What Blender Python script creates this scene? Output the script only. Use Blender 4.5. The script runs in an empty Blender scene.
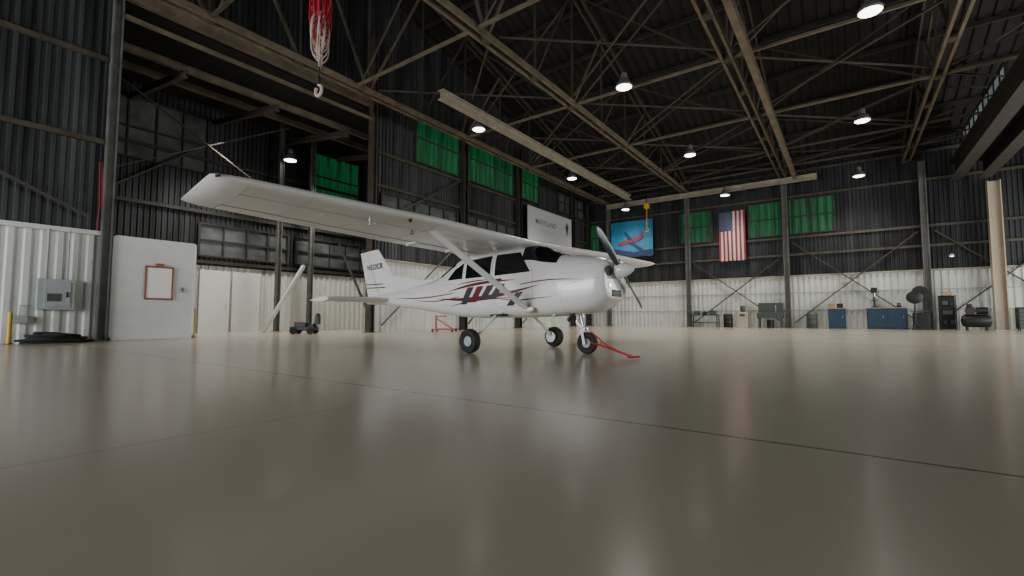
import bpy, bmesh, math, random
from mathutils import Vector, Matrix
random.seed(7)
scene=bpy.context.scene
COL=scene.collection
# ---------------------------------------------------------------- materials
def mat(name,col,rough=.5,metal=0.,var=.0,vscale=3.,bump=0.,bscale=20.,emis=None,estr=0.,coat=0.,stretch=None,spec=None):
    m=bpy.data.materials.new(name); m.use_nodes=True
    nt=m.node_tree; b=nt.nodes['Principled BSDF']
    b.inputs['Base Color'].default_value=(*col,1); b.inputs['Roughness'].default_value=rough
    b.inputs['Metallic'].default_value=metal
    if spec is not None: b.inputs['Specular IOR Level'].default_value=spec
    if coat: b.inputs['Coat Weight'].default_value=coat; b.inputs['Coat Roughness'].default_value=.08
    tc=nt.nodes.new('ShaderNodeTexCoord'); mp=nt.nodes.new('ShaderNodeMapping')
    nt.links.new(tc.outputs['Object'],mp.inputs['Vector'])
    if stretch: mp.inputs['Scale'].default_value=stretch
    n=nt.nodes.new('ShaderNodeTexNoise'); n.inputs['Scale'].default_value=vscale; n.inputs['Detail'].default_value=5
    nt.links.new(mp.outputs[0],n.inputs['Vector'])
    def ramp(c,v):
        r=nt.nodes.new('ShaderNodeValToRGB')
        lo=tuple(max(0,k*(1-v)) for k in c); hi=tuple(min(1,k*(1+v*.8)) for k in c)
        r.color_ramp.elements[0].position=.3; r.color_ramp.elements[1].position=.7
        r.color_ramp.elements[0].color=(*lo,1); r.color_ramp.elements[1].color=(*hi,1)
        nt.links.new(n.outputs[0],r.inputs[0]); return r.outputs[0]
    nt.links.new(ramp(col,var),b.inputs['Base Color'])
    if emis:
        nt.links.new(ramp(emis,var),b.inputs['Emission Color']); b.inputs['Emission Strength'].default_value=estr
    if bump:
        n2=nt.nodes.new('ShaderNodeTexNoise'); n2.inputs['Scale'].default_value=bscale
        nt.links.new(tc.outputs['Object'],n2.inputs['Vector'])
        bp=nt.nodes.new('ShaderNodeBump'); bp.inputs['Strength'].default_value=bump; bp.inputs['Distance'].default_value=.02
        nt.links.new(n2.outputs[0],bp.inputs['Height']); nt.links.new(bp.outputs[0],b.inputs['Normal'])
    return m
M={}
M['white']=mat('white_paint',(.80,.80,.78),.25,var=.03,vscale=1.5,coat=.5)
M['whitewing']=mat('wing_white_paint',(.82,.82,.81),.32,var=.05,vscale=1.2,coat=.2)
M['red']=mat('maroon_paint',(.14,.008,.018),.35,var=.05)
M['grayp']=mat('gray_paint',(.035,.034,.04),.4,var=.1)
M['pale']=mat('pale_lettering',(.14,.15,.16),.6)
M['black']=mat('black_plastic',(.012,.012,.013),.5,var=.2)
M['rubber']=mat('rubber',(.012,.012,.013),.75,var=.2)
M['seam']=mat('panel_seam',(.34,.34,.35),.6)
M['glass']=mat('tinted_glass',(.008,.009,.011),.06,var=.2,spec=.5)
M['chrome']=mat('polished_metal',(.7,.7,.72),.2,1.)
M['alu']=mat('aluminium',(.5,.52,.54),.35,.9,var=.1)
M['blade']=mat('blade_grey',(.07,.085,.10),.3,.3,var=.1)
M['steel']=mat('tan_steel',(.135,.108,.072),.6,var=.35,vscale=2)
M['steelm']=mat('brown_steel',(.058,.047,.034),.62,var=.35,vscale=2)
M['steeld']=mat('dark_steel',(.028,.024,.019),.65,var=.3,vscale=2)
M['steell']=mat('light_steel',(.31,.275,.21),.55,var=.2,vscale=2)
M['steelg']=mat('grey_steel',(.12,.12,.112),.6,var=.3,vscale=2)
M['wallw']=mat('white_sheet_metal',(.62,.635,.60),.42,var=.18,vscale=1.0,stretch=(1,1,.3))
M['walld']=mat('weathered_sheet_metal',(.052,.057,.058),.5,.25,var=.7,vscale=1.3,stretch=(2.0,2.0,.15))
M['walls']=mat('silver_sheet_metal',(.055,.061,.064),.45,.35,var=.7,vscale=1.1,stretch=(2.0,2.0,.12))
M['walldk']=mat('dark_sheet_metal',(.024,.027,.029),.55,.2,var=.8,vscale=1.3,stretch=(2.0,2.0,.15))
M['roof']=mat('brown_roof_deck',(.008,.0066,.0058),.85,var=.5,vscale=.8)
M['green']=mat('green_fibreglass',(.003,.03,.012),.5,var=.8,vscale=1.0,stretch=(5,5,.4),emis=(.006,.11,.032),estr=.38)  # emission stands in for outside daylight coming through the translucent sheets
M['daypane']=mat('daylit_glass',(.15,.17,.18),.3,var=.5,vscale=1.5,emis=(.5,.6,.62),estr=.2)  # faint emission painted in for daylight behind the panes
M['winglass']=mat('grimy_glass',(.09,.10,.10),.35,var=.6,vscale=1.5)
M['door']=mat('cream_paint',(.70,.71,.69),.4,var=.05)
M['wood']=mat('orange_wood',(.30,.11,.05),.5,var=.3)
M['tan']=mat('plywood',(.36,.26,.15),.6,var=.2)
M['paper']=mat('paper',(.95,.95,.93),.6)
M['boxg']=mat('grey_enamel',(.36,.39,.40),.45,var=.12)
M['yellow']=mat('yellow_paint',(.60,.40,.03),.45,var=.1)
M['blue']=mat('blue_enamel',(.015,.045,.09),.45,var=.2)
M['bannerb']=mat('blue_banner_cloth',(.02,.17,.32),.6,var=.2)
M['bannerw']=mat('white_banner_cloth',(.46,.48,.48),.6,var=.05)
M['flagr']=mat('flag_red',(.26,.022,.035),.7,var=.1)
M['flagw']=mat('flag_white',(.50,.47,.45),.7,var=.05)
M['flagb']=mat('flag_blue',(.02,.03,.09),.7,var=.1)
M['redrope']=mat('red_cord',(.42,.012,.03),.6)
M['reddk']=mat('dark_red_hose',(.22,.02,.025),.6)
M['rope']=mat('pale_rope',(.50,.38,.34),.8)
M['redt']=mat('red_tool_paint',(.42,.015,.02),.4)
M['beige']=mat('beige_enamel',(.48,.41,.32),.5,var=.08)
M['greeng']=mat('green_grey_enamel',(.06,.075,.07),.5,var=.1)
M['lamp']=mat('lamp_glow',(1,1,.95),.5,emis=(1,.97,.9),estr=8)
M['navr']=mat('red_lens',(.4,.01,.01),.1)
# floor
def floor_mat():
    m=bpy.data.materials.new('polished_concrete'); m.use_nodes=True
    nt=m.node_tree; N=nt.nodes; L=nt.links; b=N['Principled BSDF']
    tc=N.new('ShaderNodeTexCoord'); s=N.new('ShaderNodeSeparateXYZ'); L.new(tc.outputs['Object'],s.inputs[0])
    n=N.new('ShaderNodeTexNoise'); n.inputs['Scale'].default_value=.25; n.inputs['Detail'].default_value=4; n.inputs['Roughness'].default_value=.5
    L.new(tc.outputs['Object'],n.inputs['Vector'])
    r=N.new('ShaderNodeValToRGB'); r.color_ramp.elements[0].position=.3; r.color_ramp.elements[1].position=.7
    r.color_ramp.elements[0].color=(.475,.42,.32,1); r.color_ramp.elements[1].color=(.505,.448,.345,1)
    L.new(n.outputs[0],r.inputs[0])
    def M_(op,a,bv,c=None):
        q=N.new('ShaderNodeMath'); q.operation=op
        for i,v in enumerate((a,bv)):
            if v is None: continue
            if isinstance(v,(int,float)): q.inputs[i].default_value=v
            else: L.new(v,q.inputs[i])
        return q.outputs[0]
    n3=N.new('ShaderNodeTexNoise'); n3.inputs['Scale'].default_value=3; L.new(tc.outputs['Object'],n3.inputs['Vector'])
    wob=M_('MULTIPLY',M_('SUBTRACT',n3.outputs[0],.5),.02)
    def line(coord,pos,w):
        return M_('LESS_THAN',M_('ABSOLUTE',M_('ADD',M_('SUBTRACT',coord,pos),wob),None),w)
    l1=line(s.outputs['Y'],2.77,.012)
    l2=M_('MULTIPLY',M_('MULTIPLY',line(s.outputs['X'],-2.96,.008),M_('LESS_THAN',s.outputs['Y'],2.77)),.28)
    l3=M_('MULTIPLY',line(s.outputs['Y'],14.0,.015),.4)
    msk=M_('MAXIMUM',M_('MAXIMUM',M_('MULTIPLY',l1,.85),l2),l3)
    mx=N.new('ShaderNodeMix'); mx.data_type='RGBA'; mx.inputs[7].default_value=(.06,.05,.035,1)
    L.new(msk,mx.inputs[0]); L.new(r.outputs[0],mx.inputs[6]); L.new(mx.outputs[2],b.inputs['Base Color'])
    b.inputs['Roughness'].default_value=.225
    b.inputs['Coat Weight'].default_value=.15; b.inputs['Coat Roughness'].default_value=.14
    n4=N.new('ShaderNodeTexNoise'); n4.inputs['Scale'].default_value=.8; L.new(tc.outputs['Object'],n4.inputs['Vector'])
    bp=N.new('ShaderNodeBump'); bp.inputs['Strength'].default_value=.03; bp.inputs['Distance'].default_value=.02
    L.new(n4.outputs[0],bp.inputs['Height']); L.new(bp.outputs[0],b.inputs['Normal'])
    return m
M['floor']=floor_mat()
# ---------------------------------------------------------------- mesh builder
class MB:
    def __init__(s): s.v=[]; s.f=[]; s.mi=[]; s.cur=0
    def add(s,vs,fs):
        o=len(s.v); s.v+= [tuple(p) for p in vs]
        for f in fs: s.f.append(tuple(i+o for i in f)); s.mi.append(s.cur)
        return s
    def box(s,c,d):
        x,y,z=[a/2 for a in d]; cx,cy,cz=c
        vs=[(cx+i*x,cy+j*y,cz+k*z) for i in(-1,1) for j in(-1,1) for k in(-1,1)]
        return s.add(vs,[(0,1,3,2),(4,6,7,5),(0,4,5,1),(2,3,7,6),(0,2,6,4),(1,5,7,3)])
    def bbox(s,a,b): return s.box([(a[i]+b[i])/2 for i in range(3)],[abs(b[i]-a[i]) for i in range(3)])
    def beam(s,p,q,w,h=None):
        h=h or w; p=Vector(p);q=Vector(q); d=(q-p).normalized()
        up=Vector((0,0,1)) if abs(d.z)<.99 else Vector((0,1,0))
        a=d.cross(up).normalized(); b=a.cross(d).normalized()
        vs=[]
        for c in(p,q):
            for i,j in((-1,-1),(1,-1),(1,1),(-1,1)): vs.append(c+a*(i*w/2)+b*(j*h/2))
        return s.add(vs,[(0,1,2,3),(4,7,6,5),(0,4,5,1),(1,5,6,2),(2,6,7,3),(3,7,4,0)])
    def ibeam(s,p,q,w,h,t=.02):
        p=Vector(p);q=Vector(q); d=(q-p).normalized()
        up=Vector((0,0,1)) if abs(d.z)<.99 else Vector((0,1,0))
        a=d.cross(up).normalized(); b=a.cross(d).normalized()
        s.beam(p,q,t,h); s.beam(p+b*(h/2),q+b*(h/2),w,t); s.beam(p-b*(h/2),q-b*(h/2),w,t); return s
    def tube(s,pts,r,n=10,caps=True,flat=1.):
        pts=[Vector(p) for p in pts]; rs=r if isinstance(r,(list,tuple)) else [r]*len(pts)
        rings=[]; prev=None
        for i,p in enumerate(pts):
            d=(pts[min(i+1,len(pts)-1)]-pts[max(i-1,0)]).normalized()
            if prev is None:
                up=Vector((0,0,1)) if abs(d.z)<.9 else Vector((1,0,0)); a=d.cross(up).normalized()
            else: a=(prev-d*prev.dot(d)).normalized()
            prev=a; b=d.cross(a)
            rings.append([p+(a*math.cos(t)+b*math.sin(t)*flat)*rs[i] for t in [2*math.pi*k/n for k in range(n)]])
        return s.loft(rings,caps)
    def loft(s,rings,caps=True,closed=True):
        n=len(rings[0]); vs=[p for r in rings for p in r]; fs=[]
        for i in range(len(rings)-1):
            for k in range(n if closed else n-1):
                k2=(k+1)%n; fs.append((i*n+k,i*n+k2,(i+1)*n+k2,(i+1)*n+k))
        if caps: fs.append(tuple(range(n))[::-1]); fs.append(tuple((len(rings)-1)*n+k for k in range(n)))
        return s.add(vs,fs)
    def lathe(s,prof,axis='z',o=(0,0,0),n=24,caps=True):
        rings=[]
        for a,r in prof:
            ring=[]
            for k in range(n):
                t=2*math.pi*k/n; c,sn=r*math.cos(t),r*math.sin(t)
                p={'z':(c,sn,a),'x':(a,c,sn),'y':(c,a,sn)}[axis]
                ring.append((p[0]+o[0],p[1]+o[1],p[2]+o[2]))
            rings.append(ring)
        return s.loft(rings,caps)
    def grid(s,fn,nu,nv):
        vs=[fn(i/nu,j/nv) for i in range(nu+1) for j in range(nv+1)]
        fs=[(i*(nv+1)+j,(i+1)*(nv+1)+j,(i+1)*(nv+1)+j+1,i*(nv+1)+j+1) for i in range(nu) for j in range(nv)]
        return s.add(vs,fs)
    def obj(s,name,mats,parent=None,loc=(0,0,0),rot=(0,0,0),smooth=False,bevel=0,label=None,cat=None,group=None,kind=None,ang=38,fix=True):
        me=bpy.data.meshes.new(name); me.from_pydata(s.v,[],s.f)
        if not isinstance(mats,(list,tuple)): mats=[mats]
        for m in mats: me.materials.append(M[m])
        me.polygons.foreach_set('material_index',s.mi)
        if fix:
            bm=bmesh.new(); bm.from_mesh(me); bmesh.ops.recalc_face_normals(bm,faces=bm.faces); bm.to_mesh(me); bm.free()
        if smooth:
            me.polygons.foreach_set('use_smooth',[True]*len(me.polygons)); me.set_sharp_from_angle(angle=math.radians(ang))
        me.update()
        o=bpy.data.objects.new(name,me); COL.objects.link(o); o.location=loc; o.rotation_euler=rot
        if parent: o.parent=parent
        if bevel:
            b=o.modifiers.new('b','BEVEL'); b.width=bevel; b.segments=2; b.limit_method='ANGLE'
        meta(o,label,cat,group,kind); return o
def meta(o,label=None,cat=None,group=None,kind=None):
    if label: o['label']=label
    if cat: o['category']=cat
    if group: o['group']=group
    if kind: o['kind']=kind
def thing(name,label,cat,loc=(0,0,0),rz=0,group=None):
    e=bpy.data.objects.new(name,None); COL.objects.link(e); e.empty_display_size=.2
    e.location=loc; e.rotation_euler=(0,0,rz); meta(e,label,cat,group); return e
def text(name,body,size,m,parent=None,loc=(0,0,0),rot=(0,0,0),ext=.002,shear=0,label=None):
    c=bpy.data.curves.new('t','FONT'); c.body=body; c.size=size; c.extrude=ext; c.align_x='CENTER'; c.align_y='CENTER'; c.shear=shear; c.offset=.002*size/.3
    t=bpy.data.objects.new('t',c); COL.objects.link(t)
    bpy.context.view_layer.update()
    me=bpy.data.meshes.new_from_object(t.evaluated_get(bpy.context.evaluated_depsgraph_get()))
    bpy.data.objects.remove(t)
    me.materials.clear(); me.materials.append(M[m])
    o=bpy.data.objects.new(name,me); COL.objects.link(o); o.location=loc; o.rotation_euler=rot
    if parent: o.parent=parent
    if label:o['label']=label
    return o
def dup(src,parent=None,loc=None,rot=None):
    o=src.copy(); COL.objects.link(o)
    if parent is not None: o.parent=parent
    if loc is not None: o.location=loc
    if rot is not None: o.rotation_euler=rot
    return o
def duptree(src,loc,rz=None):
    o=src.copy(); COL.objects.link(o); o.location=loc
    if rz is not None: o.rotation_euler=(0,0,rz)
    for c in list(src.children):
        k=c.copy(); COL.objects.link(k); k.parent=o
        for g in list(c.children):
            q=g.copy(); COL.objects.link(q); q.parent=k
    return o
# ---------------------------------------------------------------- room
XL,YB=-17.0,34.0; RIDGE_Y,RIDGE_Z,EAVE=11.,16.5,10.3
def roofz(y): return EAVE+(RIDGE_Z-EAVE)*(1-abs(y-RIDGE_Y)/(YB-RIDGE_Y))
mb=MB(); mb.bbox((-26,-12,-.2),(14,YB+.4,0)); mb.obj('floor','floor',kind='structure',label='polished beige sealed concrete hangar floor with control joints')
def corr(a,b,z0,z1,pitch,amp,nrm,ztop=None):
    a=Vector((*a,0));b=Vector((*b,0)); L=(b-a).length; d=(b-a)/L; n=Vector((*nrm,0))
    mbx=MB(); k=max(1,int(L/pitch)); prof=[(0,0),(.35,0),(.5,1),(.85,1)]
    pts=[]
    for i in range(k):
        for u,h in prof: pts.append(a+d*((i+u)*L/k)+n*(h*amp))
    pts.append(b)
    vs=[];fs=[]
    for p in pts:
        zt=z1 if ztop is None else ztop(p)
        vs+=[(p.x,p.y,z0),(p.x,p.y,zt)]
    for i in range(len(pts)-1): fs.append((2*i,2*i+2,2*i+3,2*i+1))
    mbx.add(vs,fs); 
    o=n*-.06
    vs=[]
    for p in (a,b):
        zt=z1 if ztop is None else ztop(p); q=p+o
        vs+=[(q.x,q.y,z0),(q.x,q.y,zt)]
    mbx.add(vs,[(0,2,3,1)])
    return mbx
S='structure'
WB=3.25; WL=3.0; YO=3.85
rz=lambda p: roofz(p.y)
corr((XL,-12),(XL,YO),0,WL,.3,.05,(1,0)).obj('wall_left_lower','wallw',kind=S,fix=False)
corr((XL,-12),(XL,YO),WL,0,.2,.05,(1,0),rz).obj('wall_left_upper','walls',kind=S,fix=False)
corr((XL,12.6),(XL,YB),0,WB,.3,.05,(1,0)).obj('wall_left_far_lower','wallw',kind=S,fix=False)
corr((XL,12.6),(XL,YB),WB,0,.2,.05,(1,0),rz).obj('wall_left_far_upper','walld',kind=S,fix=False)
corr((XL,YO),(XL,12.6),10.3,0,.2,.05,(1,0),rz).obj('wall_left_header','walldk',kind=S,fix=False)
corr((XL,YB),(14,YB),0,WB,.3,.05,(0,-1)).obj('wall_back_lower','wallw',kind=S,fix=False)
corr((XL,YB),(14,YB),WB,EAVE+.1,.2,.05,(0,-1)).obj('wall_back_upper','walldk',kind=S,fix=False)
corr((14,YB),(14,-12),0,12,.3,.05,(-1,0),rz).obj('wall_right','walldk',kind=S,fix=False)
AX=-22.5
corr((AX,2),(AX,18),0,2.9,.3,.05,(1,0)).obj('wall_annex_lower','wallw',kind=S,fix=False)
corr((AX,2),(AX,18),2.9,10,.2,.05,(1,0)).obj('wall_annex_upper','walldk',kind=S,fix=False)
corr((AX,2),(XL,2),0,10,.2,.05,(0,1)).obj('wall_annex_near','walldk',kind=S,fix=False)
corr((AX,18),(XL,18),0,2.9,.3,.05,(0,-1)).obj('wall_annex_far_lower','wallw',kind=S,fix=False)
corr((AX,18),(XL,18),2.9,10,.2,.05,(0,-1)).obj('wall_annex_far_upper','walldk',kind=S,fix=False)
MB().bbox((AX,2,10),(XL-.1,18,10.1)).obj('ceiling_annex','roof',kind=S)
mb=MB()
for y0,y1 in((-12,RIDGE_Y),(RIDGE_Y,YB)):
    n=66; prof=[(0,0),(.3,0),(.45,1),(.85,1)]
    xs=[]
    for i in range(n):
        for u,h in prof: xs.append((-17.2+31.4*(i+u)/n,h*.07))
    xs.append((14.2,0))
    vs=[]
    for x,h in xs: vs+=[(x,y0,roofz(y0)+h+.02),(x,y1,roofz(y1)+h+.02)]
    mb.add(vs,[(2*i,2*i+1,2*i+3,2*i+2) for i in range(len(xs)-1)])
mb.obj('ceiling','roof',kind=S,fix=False)
wn=[0]
def window(a,b,z0,z1,nrm,m='green',muls=0):
    wn[0]+=1
    a=Vector((*a,0));b=Vector((*b,0)); L=(b-a).length; d=(b-a)/L; n=Vector((*nrm,0))
    mb=MB(); k=int(L/.11)
    vs=[]
    for i in range(k+1):
        p=a+d*(L*i/k)+n*(.08+(.05*((i//2)%2) if m=='green' else 0)); vs+=[(p.x,p.y,z0),(p.x,p.y,z1)]
    mb.add(vs,[(2*i,2*i+2,2*i+3,2*i+1) for i in range(k)])
    mb.cur=1; o=n*.14
    for z in (z0,(z0+z1)/2,z1): mb.beam(a+o+Vector((0,0,z)),b+o+Vector((0,0,z)),.07,.07)
    nm=2 if m=='green' else max(2,int(L/.9)+1)
    for i in range(nm): 
        p=a+d*L*(i/(nm-1))+o; mb.beam(p+Vector((0,0,z0)),p+Vector((0,0,z1)),.1 if i in(0,nm-1) else .05)
    mb.obj('window_%d'%wn[0],[m,'steeld'],kind=S,label='corrugated green translucent wall light panel' if m=='green' else 'grimy glazed wall window panel')
window((XL,15.2),(XL,18.35),8.3,10.8,(1,0)); window((XL,18.9),(XL,23.4),8.3,10.9,(1,0)); window((XL,24),(XL,26.4),8.4,10.6,(1,0))
window((XL,29),(XL,33),8.4,9.9,(1,0),'winglass')
window((AX,12.9),(AX,15.9),6.9,9.3,(1,0)); window((AX,4.5),(AX,8.2),6.9,9.3,(1,0),'winglass')
window((AX,8.0),(AX,11.9),3.3,4.7,(1,0),'winglass'); window((AX,12.3),(AX,17),3.3,4.7,(1,0),'winglass')
window((-16.8,YB),(-15.9,YB),5.9,8.1,(0,-1)); window((-9.6,YB),(-7.4,YB),5.9,8.1,(0,-1)); window((-5.1,YB),(-3.2,YB),5.9,8.1,(0,-1)); window((-2.8,YB),(-.4,YB),5.9,8.1,(0,-1))
window((XL,13.2),(XL,18.2),5.0,6.3,(1,0),'winglass'); window((XL,18.9),(XL,23.6),5.0,6.3,(1,0),'winglass')
window((5.3,24.5),(5.3,32.8),9.1,10.3,(-1,0),'daypane')
tn=[0]
def trim(p,q,w,h,m='steeld'):
    tn[0]+=1; MB().beam(p,q,w,h).obj('trim_%d'%tn[0],m,kind=S)
trim((XL+.1,-12,WL),(XL+.1,YO-.1,WL),.1,.12,'wallw'); trim((XL+.1,12.7,WB),(XL+.1,YB,WB),.1,.1,'steell'); trim((XL,YB-.1,WB),(14,YB-.1,WB),.1,.1,'steell')
for z in (5.6,8.0,11): trim((XL+.12,-12,z),(XL+.12,YO-.1,z),.12,.14,'steelm')
for z in (4.8,6.6,8.1): trim((XL+.12,12.7,z),(XL+.12,YB,z),.12,.14,'steelm')
for z in (4.6,5.7,8.3,9.9): trim((XL,YB-.12,z),(14,YB-.12,z),.12,.14,'steelm')
for z in (1.1,2.2): trim((XL,YB-.06,z),(14,YB-.06,z),.04,.05,'boxg')
trim((XL+.16,YO,10.2),(XL+.16,12.6,10.2),.28,.35,'steel'); trim((XL+.3,YO,9.4),(XL+.3,12.6,9.4),.1,.12,'steel')
for z in (3.05,5.2,7.5): trim((AX+.12,2,z),(AX+.12,18,z),.12,.14)
def column(name,x,y,h,axis,m='steel',w=.3,lab='riveted tan steel wall column with flanges',grp='wall columns'):
    e=MB(); 
    e.ibeam((0,0,.02),(0,0,h),w,w,.03) if axis=='x' else e.beam((0,0,0.02),(0,0,h),w,.04).beam((-w/2,0,.02),(-w/2,0,h),.04,w).beam((w/2,0,.02),(w/2,0,h),.04,w)
    e.box((0,0,.015),(w+.16,w+.16,.03))
    return e.obj(name,m,loc=(x,y,0),label=lab,cat='steel column',group=grp)
for y in(-2,18.6,23.75,30.9,33.5): column('steel_column',XL+.3,y,min(roofz(y),12)-.6 ,'x','steeld')
column('steel_column',XL+.2,3.72,12.5,'x','steelg',.2,'tall slim grey steel column beside the annex opening')
column('steel_column',XL+.25,12.6,13.2,'x','steelm',.26,'brown steel column at the annex opening edge')
for x in(-15,-9,-3,3.6): column('steel_column',x,YB-.35,9.3,'y','steelg',.26)
column('steel_column',6.25,33.2,7.6,'y','beige',.45,'thick cream painted boxed steel column','cream columns')
def brace(p,q,w=.09,m='steell',lab='diagonal steel angle brace on the wall'):
    p=Vector(p); MB().beam((0,0,0),Vector(q)-p,w,w*.6).obj('diagonal_brace',m,loc=p,label=lab,cat='brace',group='wall diagonal braces')
def xbrace(p,q,w,off,m='steelg',name='cross_brace',lab='crossed pair of steel angle braces',grp='cross braces'):
    p=Vector(p);q=Vector(q);off=Vector(off); a=Vector((0,0,0)); b=q-p
    mb=MB().beam(a,b,w,w*.6); c=Vector((0,0,b.z)); d=Vector((b.x,b.y,0)); mb.beam(c+off,d+off,w,w*.6)
    mb.obj(name,m,loc=p,label=lab,cat='brace',group=grp)
for x in(-9,-3):
    x2=x+6 if x<-3 else x+6.6
    xbrace((x+.3,YB-.2,.3),(x2-.3,YB-.2,4.5 if x==-9 else 5.4),.10,(0,-.06,0),'steelm')
xbrace((4.0,YB-.2,.4),(9.5,YB-.2,5.4),.10,(0,-.06,0),'steelm')
for y0,y1 in((13.2,18.2),(19,23.4),(24.2,30.4)): brace((XL+.3,y0,.3),(XL+.3,y1,4.6),.09,'steelg')
brace((XL+.35,13,4.9),(XL+.35,18.2,8),.1,'steelm'); brace((XL+.3,-1.6,8.2),(XL+.3,3.5,11.5),.12,'steelm'); brace((XL+.3,-1.6,5.8),(XL+.3,3.3,3.4),.1,'steelm')
brace((-20,9.7,.05),(-20,11.4,3.0),.2,'wallw','broad white diagonal prop standing on the floor')
brace((-20,15.4,.05),(-20,13.2,4.2),.12,'steelg','grey diagonal prop standing on the floor')
brace((AX+.3,3,4),(AX+.3,8,8),.12,'steelm')
for y in(11.0,12.6): column('steel_column',-21.5,y,9.9,'x','steelg',.18,'slim grey steel post in the annex','annex posts')
def gbeam(name,p,q,w,h,m,lab,grp):
    p=Vector(p); return MB().ibeam((0,0,0),Vector(q)-p,w,h,.03).obj(name,m,loc=p,label=lab,cat='steel beam',group=grp)
for y in(5.5,8.5,11.5,14.5): gbeam('annex_beam',(AX,y,9.3),(XL,y,8.5),.16,.2,'steelm','brown steel beam crossing the annex','annex beams')
for x,z in((-18.4,9.3),(-20.4,9.6)): gbeam('annex_beam',(x,2.2,z),(x,17.8,z),.16,.2,'steel','brown steel beam crossing the annex','annex beams')
xbrace((-20.2,4.2,5.6),(-20.2,10.6,9.2),.07,(.07,0,0),'steelm')
# trusses (run along Y)
def truss(x):
    mb=MB(); zb=9.5; y0,y1=-11.5,YB-.2
    off=.15
    for s in(-1,1):
        mb.cur=0; mb.beam((s*off,y0,zb),(s*off,y1,zb),.09,.2)
        mb.cur=1
        for a,b in((y0,RIDGE_Y),(RIDGE_Y,y1)): mb.beam((s*off,a,roofz(a)-.35),(s*off,b,roofz(b)-.35),.07,.18)
    n1=8
    yy=[y1-i*(y1-RIDGE_Y)/n1 for i in range(n1+1)]+[RIDGE_Y-(i+1)*(RIDGE_Y-y0)/n1 for i in range(n1)]
    for i,y in enumerate(yy):
        mb.cur=1; mb.beam((0,y,zb),(0,y,roofz(y)-.35),.07,.07)
        if i<len(yy)-1:
            y2=yy[i+1]; mb.cur=0 if i in(3,5,7) else 1
            if i<n1: mb.beam((0,y,roofz(y)-.35),(0,y2,zb),.09,.09)
            else: mb.beam((0,y,zb),(0,y2,roofz(y2)-.35),.09,.09)
        mb.cur=1; mb.box((0,y,zb),(.24,.3,.22))
    return mb.obj('roof_truss',['steel','steelm'],loc=(x,0,0),label='tan steel roof truss with double bottom chord and web members',cat='roof truss',group='roof trusses')
t0=truss(-15)
for x in(-9,-3,3,9): dup(t0,loc=(x,0,0))
for i,y in enumerate([-9,-6,-3,0,3,6,9,13,15.5,18,20.5,23,25.5,28,30.5,33]):
    MB().beam((-15.5,0,0),(15.5,0,0),.1,.2).obj('roof_purlin','steeld',loc=(-1.6,y,roofz(y)-.13),label='dark steel purlin under the roof deck',cat='purlin',group='roof purlins')
yy=[33.8-i*(33.8-RIDGE_Y)/8 for i in range(9)]
for x in(-15,-9,-3,3):
    ys_=(yy[1],yy[2]-.4,yy[4],yy[6],yy[8]-.6,yy[8]-5.6,yy[8]-11.2)
    for i,y in enumerate(ys_):
        h=roofz(y)-.7-9.5
        mb=MB(); mb.cur=0 if i in(2,3,4) else 1; mb.beam((.2,0,0),(5.8,0,0),.09,.09)
        mb.cur=1; mb.beam((.2,.1,.05),(5.8,.1,h),.06).beam((.2,.2,h),(5.8,.2,.05),.06)
        mb.obj('sway_brace',['steel','steelm'],loc=(x,y,9.5),label='slender crossed steel sway braces between roof trusses',cat='brace',group='roof sway braces')
    for a,b in ((yy[2],yy[4]),(yy[4],yy[6]),(yy[6],yy[8])):
        p=Vector((x+.2,a-.4,9.62)); q=Vector((x+5.8,b+.4,9.62))
        MB().beam((0,0,0),q-p,.055).beam((0,q.y-p.y,.07),(q.x-p.x,0,.07),.055).obj('horizontal_brace','steelm',loc=p,label='crossed pair of brown horizontal roof braces',cat='brace',group='horizontal roof braces')
gbeam('crane_rail',(-12.4,12.4,9.25),(-12.4,31.5,9.25),.3,.34,'steell','pale painted hoist rail beam under the trusses','hoist rails')
gbeam('crane_rail',(-14.8,32.9,9.15),(-1.2,32.9,9.15),.26,.3,'steell','pale painted hoist rail beam under the trusses','hoist rails')
gbeam('crane_rail',(-2.3,10,9.2),(-2.3,32.5,9.2),.2,.26,'steel','tan hoist rail beam hung beside a truss','hoist rails')
gbeam('door_header',(4.9,20,8.4),(4.9,33.4,8.4),.5,.9,'steeld','deep dark steel door header girder','door headers')
gbeam('door_header',(5.9,20,8.2),(5.9,32.8,8.2),.5,.9,'steeld','deep dark steel door header girder','door headers')
for i,(y0,y1) in enumerate(((8.1,9.3),(9.4,10.6))):
    e=thing('door_%d'%(i+1),'cream painted flush double door leaf','door',(AX+.12,(y0+y1)/2,0)); del e['category']; e['kind']=S
    MB().box((0,0,1.35),(.06,y1-y0,2.7)).obj('door_leaf','door',e)
    MB().tube([(.03,.45,1.05),(.09,.45,1.05),(.09,.45,1.2),(.03,.45,1.2)],.012,6).obj('door_handle','alu',e)
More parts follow.
